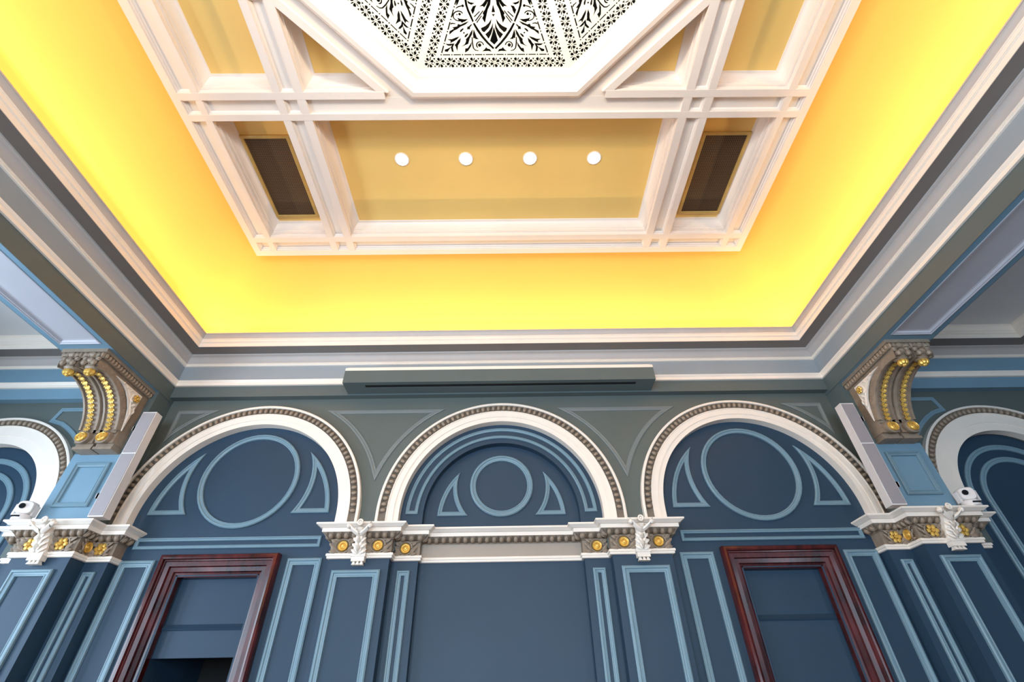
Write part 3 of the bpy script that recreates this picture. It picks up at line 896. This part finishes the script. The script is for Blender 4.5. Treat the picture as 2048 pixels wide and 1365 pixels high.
# column loudspeakers
for s in (-1, 1):
    t = tag(empty('column_speaker', (s * 7.77, 9.3, 3.2)), 'slim white column loudspeaker with grey mesh beside the %s pier' % ('left' if s < 0 else 'right'), 'speaker', 'column loudspeakers')
    lo, hi = min(s * 7.63, s * 7.93), max(s * 7.63, s * 7.93)
    obj('cabinet', MB().box(lo, hi, 9.21, 9.42, 3.2, 5.5), 'spk_white', t, False)
    for z0, z1 in ((3.225, 4.50), (4.53, 5.475)):
        obj('mesh_front', MB().box(lo + 0.016, hi - 0.016, 9.2, 9.23, z0, z1), 'spk_grille', t, False)
    br = MB()
    for z in (3.6, 5.1):
        br.box(min(s * 7.9, s * 8.06), max(s * 7.9, s * 8.06), 9.3, 9.36, z, z + 0.1)
        br.box(min(s * 7.99, s * 8.05), max(s * 7.99, s * 8.05), 9.3, PIER_Y + 0.1, z, z + 0.1)
    obj('wall_bracket', br, 'spk_white', t, False)

# pan-tilt cameras on the ledges
for s in (-1, 1):
    x, y, z = s * 9.26, 9.30, 3.162
    t = tag(empty('surveillance_camera', (x, y, z)), 'white pan-tilt camera on the ledge of the %s pier' % ('left' if s < 0 else 'right'), 'camera', 'pan-tilt cameras')
    b = MB()
    b.lathe([(0, 0.0), (0.15, 0.0), (0.155, 0.02), (0.15, 0.1), (0.13, 0.12), (0, 0.12)], lambda a, c, h: (x + a, y + c, z + h), 20)
    obj('base', b, 'spk_white', t)
    obj('base_window', MB().box(x - 0.07, x + 0.07, y - 0.157, y - 0.1, z + 0.045, z + 0.075), 'lens', t, False)
    h = MB()
    dx = 0.35 if s < 0 else -0.35
    d = Vector((dx, -0.9, -0.12)).normalized()
    sd = d.cross(Vector((0, 0, 1))).normalized()
    up = sd.cross(d)
    o_ = Vector((x, y, z + 0.25))
    rows = []
    for k, r in ((-0.13, 0.02), (-0.13, 0.1), (-0.1, 0.125), (0.1, 0.125), (0.125, 0.11), (0.13, 0.0)):
        rows.append([tuple(o_ + d * k + sd * (r * 1.1 * math.copysign(abs(math.cos(a)) ** 0.6, math.cos(a))) + up * (r * math.copysign(abs(math.sin(a)) ** 0.6, math.sin(a)))) for a in [2 * PI * j / 16 for j in range(16)]])
    h.quad_grid(rows, close_v=True)
    hd = obj('head', h, 'spk_white', t)
    ln = MB()
    rows = []
    for k, r in ((0.1, 0.05), (0.15, 0.05), (0.15, 0.0)):
        rows.append([tuple(o_ + d * k + sd * (r * math.cos(a) + 0.04) + up * (r * math.sin(a) + 0.02)) for a in [2 * PI * j / 14 for j in range(14)]])
    ln.quad_grid(rows, close_v=True)
    obj('lens', ln, 'lens', hd)
    yk_ = MB()
    for e in (-1, 1):
        p = o_ + sd * (e * 0.145)
        yk_.box(p.x - 0.02, p.x + 0.02, p.y - 0.05, p.y + 0.05, z + 0.1, z + 0.3)
    obj('yoke', yk_, 'spk_white', t, False)

# ceiling grilles
for s in (-1, 1):
    t = tag(empty('ceiling_grille', (s * 4.77, 5.9, ZP)), 'brass-framed dark perforated grille in the %s corner coffer' % ('left' if s < 0 else 'right'), 'grille', 'ceiling grilles')
    x0, x1 = (4.27, 5.27) if s > 0 else (-5.27, -4.27)
    obj('frame', MB().sweep(rect(x0, x1, 4.93, 6.95), [(0, ZP), (0, ZP - 0.04), (0.03, ZP - 0.05), (0.06, ZP - 0.05), (0.07, ZP - 0.02)], HZ), 'brass', t)
    obj('perforated_sheet', MB().fill([rect(x0 + 0.05, x1 - 0.05, 4.98, 6.9)], HZ, ZP - 0.022), 'vent', t, False)
# recessed downlights
names = ('first downlight from the left in the large ochre ceiling panel', 'second downlight from the left in the large ochre ceiling panel', 'third downlight from the left in the large ochre ceiling panel', 'rightmost downlight in the large ochre ceiling panel')
for k, x in enumerate((-2.05, -0.68, 0.7, 2.08)):
    y = 5.5
    t = tag(empty('downlight', (x, y, ZP)), 'lit round ' + names[k], 'downlight', 'ceiling downlights')
    obj('trim_ring', MB().lathe([(0.155, ZP), (0.155, ZP - 0.012), (0.135, ZP - 0.02), (0.128, ZP - 0.01)], lambda a, b, h: (x + a, y + b, h), 24), 'rail', t)
    obj('lamp_disc', MB().lathe([(0.0, ZP - 0.008), (0.132, ZP - 0.008)], lambda a, b, h: (x + a, y + b, h), 24), 'lamp', t, False)
    L = bpy.data.lights.new('downlight_beam', 'SPOT')
    L.energy = 60
    L.color = (1, 0.85, 0.62)
    L.spot_size = math.radians(75)
    L.spot_blend = 0.6
    L.shadow_soft_size = 0.06
    lo_ = link('downlight_beam', L, t, TM((x, y, ZP - 0.05)))

# pierced octagonal lantern ceiling: cut-outs of one half panel, in panel coordinates (along the edge, towards the crown)
FRET = {'blade': [[(0.039, 0.658), (0.03, 0.565), (-0.002, 0.482), (-0.045, 0.413), (-0.097, 0.482), (-0.031, 0.53), (0.011, 0.588)], [(0.017, 0.716), (-0.001, 0.647), (-0.043, 0.577), (-0.117, 0.512), (-0.152, 0.533), (-0.168, 0.575), (-0.089, 0.606), (-0.028, 0.653)]], 'axis': [[(0.058, 0.594), (0.085, 0.493), (0.128, 0.378), (0.058, 0.321), (-0.006, 0.383), (0.028, 0.494)], [(0.062, 0.923), (0.089, 0.808), (0.031, 0.809)], [(0.033, 0.782), (0.088, 0.781), (0.061, 0.748)]], 'half': [[(-0.419, 0.996), (-0.405, 0.908), (-0.375, 0.819), (-0.335, 0.734), (-0.306, 0.665), (-0.293, 0.683), (-0.324, 0.757), (-0.358, 0.831), (-0.383, 0.908), (-0.393, 0.996)], [(-0.298, 0.642), (-0.239, 0.542), (-0.163, 0.44), (-0.072, 0.343), (0.029, 0.252), (0.046, 0.268), (-0.055, 0.357), (-0.14, 0.452), (-0.216, 0.554), (-0.278, 0.65)], [(0.009, 0.994), (-0.006, 0.918), (-0.047, 0.852), (-0.069, 0.784), (-0.098, 0.659), (-0.134, 0.722), (-0.107, 0.768), (-0.124, 0.796), (-0.08, 0.846), (-0.045, 0.918), (-0.017, 0.994)], [(-0.03, 0.984), (-0.064, 0.929), (-0.102, 0.883), (-0.119, 0.902), (-0.182, 0.891), (-0.123, 0.921), (-0.092, 0.951), (-0.062, 0.989)], [(-0.231, 0.908), (-0.264, 0.864), (-0.274, 0.83), (-0.299, 0.785), (-0.318, 0.842), (-0.298, 0.862), (-0.284, 0.891)], [(-0.378, 0.974), (-0.335, 0.947), (-0.258, 0.939), (-0.31, 0.921), (-0.358, 0.939)], [(-0.186, 0.821), (-0.181, 0.816), (-0.271, 0.742), (-0.278, 0.747)], [(-0.126, 0.832), (-0.12, 0.827), (-0.253, 0.683), (-0.261, 0.687)], [(-0.155, 0.756), (-0.149, 0.753), (-0.233, 0.657), (-0.239, 0.661)], [(-0.56, 0.73), (-0.515, 0.709), (-0.443, 0.701), (-0.38, 0.712), (-0.438, 0.681), (-0.492, 0.662), (-0.51, 0.689), (-0.542, 0.704)], [(-0.368, 0.681), (-0.434, 0.635), (-0.517, 0.605), (-0.584, 0.565), (-0.643, 0.542), (-0.718, 0.483), (-0.708, 0.527), (-0.629, 0.568), (-0.658, 0.588), (-0.571, 0.599), (-0.554, 0.635), (-0.515, 0.622), (-0.433, 0.654)], [(-0.549, 0.451), (-0.6, 0.41), (-0.657, 0.38), (-0.715, 0.35), (-0.701, 0.381), (-0.761, 0.407), (-0.682, 0.403), (-0.612, 0.427)], [(-0.528, 0.424), (-0.553, 0.363), (-0.592, 0.314), (-0.606, 0.225), (-0.623, 0.3), (-0.642, 0.315), (-0.609, 0.339), (-0.571, 0.388)], [(-0.312, 0.56), (-0.334, 0.483), (-0.379, 0.421), (-0.412, 0.336), (-0.531, 0.287), (-0.459, 0.326), (-0.431, 0.373), (-0.434, 0.405), (-0.383, 0.45), (-0.349, 0.507)], [(-0.293, 0.554), (-0.274, 0.483), (-0.256, 0.435), (-0.217, 0.407), (-0.271, 0.411), (-0.279, 0.43), (-0.304, 0.421), (-0.305, 0.483)], [(-0.162, 0.216), (-0.12, 0.237), (-0.091, 0.275), (-0.08, 0.255), (-0.031, 0.244), (-0.004, 0.209), (-0.062, 0.225), (-0.118, 0.222)], [(-0.344, 0.362), (-0.362, 0.301), (-0.395, 0.258), (-0.422, 0.224), (-0.468, 0.199), (-0.456, 0.258), (-0.413, 0.261), (-0.372, 0.313)], [(-0.711, 0.287), (-0.76, 0.241), (-0.783, 0.213), (-0.822, 0.216), (-0.819, 0.241), (-0.772, 0.253)], [(-0.324, 0.627), (-0.363, 0.59), (-0.362, 0.561), (-0.405, 0.561), (-0.394, 0.596), (-0.373, 0.596), (-0.332, 0.63)], [(-0.563, 0.994), (-0.505, 0.994), (-0.54, 0.936), (-0.564, 0.904), (-0.55, 0.964)], [(-0.477, 0.571), (-0.47, 0.564), (-0.52, 0.522), (-0.532, 0.525), (-0.514, 0.55)], [(-0.404, 0.493), (-0.399, 0.486), (-0.441, 0.443), (-0.459, 0.441), (-0.444, 0.466)], [(-0.661, 0.339), (-0.718, 0.309), (-0.766, 0.313), (-0.801, 0.338), (-0.758, 0.328), (-0.703, 0.332)], [(-0.647, 0.345), (-0.686, 0.284), (-0.676, 0.205), (-0.697, 0.215), (-0.708, 0.278), (-0.683, 0.321)], [(-0.467, 0.794), (-0.473, 0.807), (-0.489, 0.82), (-0.514, 0.828), (-0.545, 0.829), (-0.577, 0.821), (-0.606, 0.805), (-0.626, 0.781), (-0.632, 0.752), (-0.623, 0.724), (-0.598, 0.7), (-0.56, 0.685), (-0.515, 0.682), (-0.47, 0.694), (-0.471, 0.697), (-0.515, 0.686), (-0.559, 0.688), (-0.595, 0.703), (-0.619, 0.726), (-0.627, 0.753), (-0.621, 0.779), (-0.602, 0.802), (-0.575, 0.817), (-0.544, 0.824), (-0.516, 0.823), (-0.493, 0.815), (-0.478, 0.804), (-0.473, 0.792)], [(-0.238, 0.279), (-0.248, 0.288), (-0.255, 0.3), (-0.257, 0.313), (-0.254, 0.327), (-0.247, 0.34), (-0.236, 0.351), (-0.221, 0.359), (-0.204, 0.363), (-0.187, 0.362), (-0.17, 0.356), (-0.155, 0.346), (-0.145, 0.331), (-0.14, 0.314), (-0.136, 0.315), (-0.141, 0.333), (-0.152, 0.348), (-0.167, 0.36), (-0.185, 0.366), (-0.204, 0.367), (-0.223, 0.363), (-0.239, 0.355), (-0.252, 0.343), (-0.26, 0.328), (-0.263, 0.313), (-0.261, 0.298), (-0.254, 0.285), (-0.243, 0.275)], [(-0.333, 0.435), (-0.333, 0.337), (-0.319, 0.262), (-0.285, 0.23), (-0.236, 0.221), (-0.235, 0.225), (-0.282, 0.234), (-0.313, 0.264), (-0.326, 0.338), (-0.326, 0.435)], [(-0.566, 0.868), (-0.532, 0.887), (-0.493, 0.896), (-0.474, 0.898), (-0.474, 0.902), (-0.494, 0.9), (-0.534, 0.891), (-0.569, 0.873)], [(-0.678, 0.634), (-0.659, 0.646), (-0.607, 0.641), (-0.606, 0.646), (-0.659, 0.653), (-0.683, 0.642)]], 'dots': [(-0.467, 0.504, 0.012), (-0.518, 0.783, 0.018), (-0.565, 0.775, 0.01), (-0.206, 0.313, 0.024), (-0.457, 0.902, 0.018)]}
def fret_panel():
    """white sheet with real cut-outs: constrained triangulation, triangles inside a cut-out dropped"""
    tn = math.tan(PI / 8)
    A = 3.25
    holes = []
    def poly(pts):
        holes.append([(float(q[0]), float(q[1])) for q in pts])
    def fat(pts, d=0.008):
        """the same outline, grown outwards by d"""
        n = len(pts)
        ar = sum(pts[k - 1][0] * pts[k][1] - pts[k][0] * pts[k - 1][1] for k in range(n))
        sg = 1 if ar > 0 else -1
        res = []
        for k in range(n):
            a, b, c = Vector(pts[k - 1]), Vector(pts[k]), Vector(pts[(k + 1) % n])
            t = (b - a).normalized() + (c - b).normalized()
            t = t.normalized() if t.length > 0.05 else (c - b).normalized()
            res.append((b.x + t.y * d * sg, b.y - t.x * d * sg))
        return res
    VB, VT = -0.12, 3.15
    outer = [(-(A - VB) * tn, VB), ((A - VB) * tn, VB), ((A - VT) * tn, VT), (-(A - VT) * tn, VT)]
    def flower(u, v, r, rot):
        for k in range(8):
            a = rot + k * PI / 4
            w = 0.3 if k % 2 else 0.12
            r0, r1 = (0.26, 1.0)
            pts = [(r0 * r, -0.04 * r), (0.62 * r, -w * r), (r1 * r, -w * 0.8 * r), (r1 * r, w * 0.8 * r), (0.62 * r, w * r), (r0 * r, 0.04 * r)]
            poly([(u + x * math.cos(a) - y * math.sin(a), v + x * math.sin(a) + y * math.cos(a)) for x, y in pts])
        dot(u, v, 0.1 * r)
    def dot(u, v, r):
        poly([(u + r * math.cos(2 * PI * k / 8), v + r * math.sin(2 * PI * k / 8)) for k in range(8)])
    def tri_(u, v, r, a):
        poly([(u + r * math.cos(a + q), v + r * math.sin(a + q)) for q in (0, 2.1, 4.2)])
    # border: row of wheels along the outer edge, columns along the ribs
    P = 0.1975
    for k in range(13):
        u = -1.185 + P * k
        flower(u, 0.032, 0.086, 0.39)
        if k < 12:
            tri_(u + P / 2, 0.032 + 0.062, 0.026, -PI / 2)
            tri_(u + P / 2, 0.032 - 0.062, 0.026, PI / 2)
            dot(u + P / 2, 0.032, 0.012)
    for s in (-1, 1):
        d = Vector((-s * tn, 1)).normalized()
        nrm = Vector((d.y, -d.x)) * s
        for k in range(1, 15):
            c = Vector((s * 1.185, 0.032)) + d * (0.193 * k)
            if abs(c.x) < 0.1:
                break
            flower(c.x, c.y, 0.084, math.atan2(d.y, d.x) + 0.39)
            h = c - d * 0.0965
            dot(h.x, h.y, 0.012)
            for e in (-1, 1):
                q = h + nrm * (e * 0.062)
                tri_(q.x, q.y, 0.025, math.atan2(-nrm.y * e, -nrm.x * e))
        # dash and dot line inside the columns
        st = Vector((s * 0.955, 0.16))
        for k in range(9):
            a_, b_ = st + d * (0.03 + 0.197 * k), st + d * (0.16 + 0.197 * k)
            if abs(b_.x) < 0.12:
                break
            poly([tuple(a_ - nrm * 0.011), tuple(b_ - nrm * 0.011), tuple(b_ + nrm * 0.011), tuple(a_ + nrm * 0.011)])
            g = st + d * (0.197 * k)
            dot(g.x, g.y, 0.014)
    for k in range(10):
        u = -0.955 + 0.191 * k
        if k < 10:
            poly([(u + 0.03, 0.149), (u + 0.16, 0.149), (u + 0.16, 0.171), (u + 0.03, 0.171)])
        if k:
            dot(u, 0.16, 0.014)
    off = 0.055
    for q in FRET['axis']:
        m_ = fat([((x - off), y) for x, y in q], 0.004)
        poly(m_)
    for grp in ('blade', 'half'):
        for q in FRET[grp]:
            m_ = fat([(x - off, y) for x, y in q], 0.004 if grp == 'blade' else 0.0085)
            poly(m_)
            poly([(-x, y) for x, y in reversed(m_)])
    for x, y, r in FRET['dots']:
        dot(x - off, y, r * 1.3)
        dot(-(x - off), y, r * 1.3)
    # further leaves towards the crown
    for v, w, h in ((1.25, 0.1, 0.3), (1.7, 0.08, 0.25)):
        for e in (-1, 1):
            poly([(e * 0.03, v), (e * (0.03 + w), v + h * 0.5), (e * 0.1, v + h), (e * 0.05, v + h * 0.5)])
    pts, edges = [], []
    for q in [outer] + holes:
        n0 = len(pts)
        pts += [Vector(p) for p in q]
        edges += [(n0 + k, n0 + (k + 1) % len(q)) for k in range(len(q))]
    vs, _, fs, _, _, _ = delaunay_2d_cdt(pts, edges, [], 0, 1e-5)
    boxes = [(min(p[0] for p in q), max(p[0] for p in q), min(p[1] for p in q), max(p[1] for p in q), q) for q in holes]
    def inside(x, y, q):
        c = False
        for k in range(len(q)):
            (x0, y0), (x1, y1) = q[k], q[k - 1]
            if (y0 > y) != (y1 > y) and x < (x1 - x0) * (y - y0) / (y1 - y0) + x0:
                c = not c
        return c
    keep = []
    for f in fs:
        x = sum(vs[k].x for k in f) / len(f)
        y = sum(vs[k].y for k in f) / len(f)
        if not inside(x, y, outer):
            continue
        if not any(b[0] <= x <= b[1] and b[2] <= y <= b[3] and inside(x, y, b[4]) for b in boxes):
            keep.append(tuple(f))
    m = MB()
    nv = len(vs)
    m.v = [(v.x, v.y, 0) for v in vs] + [(v.x, v.y, 0.015) for v in vs]
    m.f = list(keep) + [tuple(nv + k for k in reversed(f)) for f in keep]
    cnt = {}
    for f in keep:
        for k in range(len(f)):
            e = (f[k], f[(k + 1) % len(f)])
            key = (min(e), max(e))
            cnt[key] = cnt.get(key, 0) + 1
    m.f += [(a_, b_, b_ + nv, a_ + nv) for (a_, b_), c in cnt.items() if c == 1]
    return m.mesh('fretwork_panel', M['fret'], False)
fm = fret_panel()
where = {0: 'pierced white fretwork panel on the right-hand side of the octagon', 4: 'pierced white fretwork panel on the left-hand side of the octagon', 5: 'pierced white fretwork panel at the back left of the octagon', 6: 'pierced white fretwork panel at the back of the octagon, farthest from the windows wall', 7: 'pierced white fretwork panel at the back right of the octagon',
         2: 'middle pierced white fretwork panel of the octagon, nearest the far wall', 1: 'pierced white fretwork panel of the octagon, right of the middle one', 3: 'pierced white fretwork panel of the octagon, left of the middle one'}
for k in range(8):
    a = k * PI / 4                        # direction from the middle to the outer edge
    e = Vector((math.cos(a), math.sin(a), 0))
    vv = -e
    uu = vv.cross(Vector((0, 0, 1)))
    base = Vector((0, CY0, 9.3)) + e * 3.25
    ob = link('fretwork_panel', fm, None, TM(base, uu, vv, uu.cross(vv)))
    tag(ob, where[k], 'fretwork', 'pierced panels of the octagon')

# unseen uplighter added under the middle of the octagon to brighten the ceiling
t = tag(empty('added_uplighter', (0, CY0, 6.5)), 'added unseen bowl uplighter hanging from the middle of the pierced octagon', 'lamp')
obj('bowl', MB().lathe([(0.02, 6.45), (0.35, 6.5), (0.6, 6.65), (0.68, 6.85), (0.66, 6.85), (0.57, 6.68), (0.3, 6.55), (0, 6.52)], lambda a, b, h: (a, CY0 + b, h), 28), 'brass', t)
obj('rod', MB().tube([(0, CY0, 6.5), (0, CY0, 8.0), (0, CY0, 9.35)], 0.02, 8), 'brass', t)
UP = area_light('added_uplight', (0, CY0, 6.9), (0, 0, 1), 0.9, 0.9, 105, (1.0, 0.82, 0.56))
UP.data.shape = 'DISK'
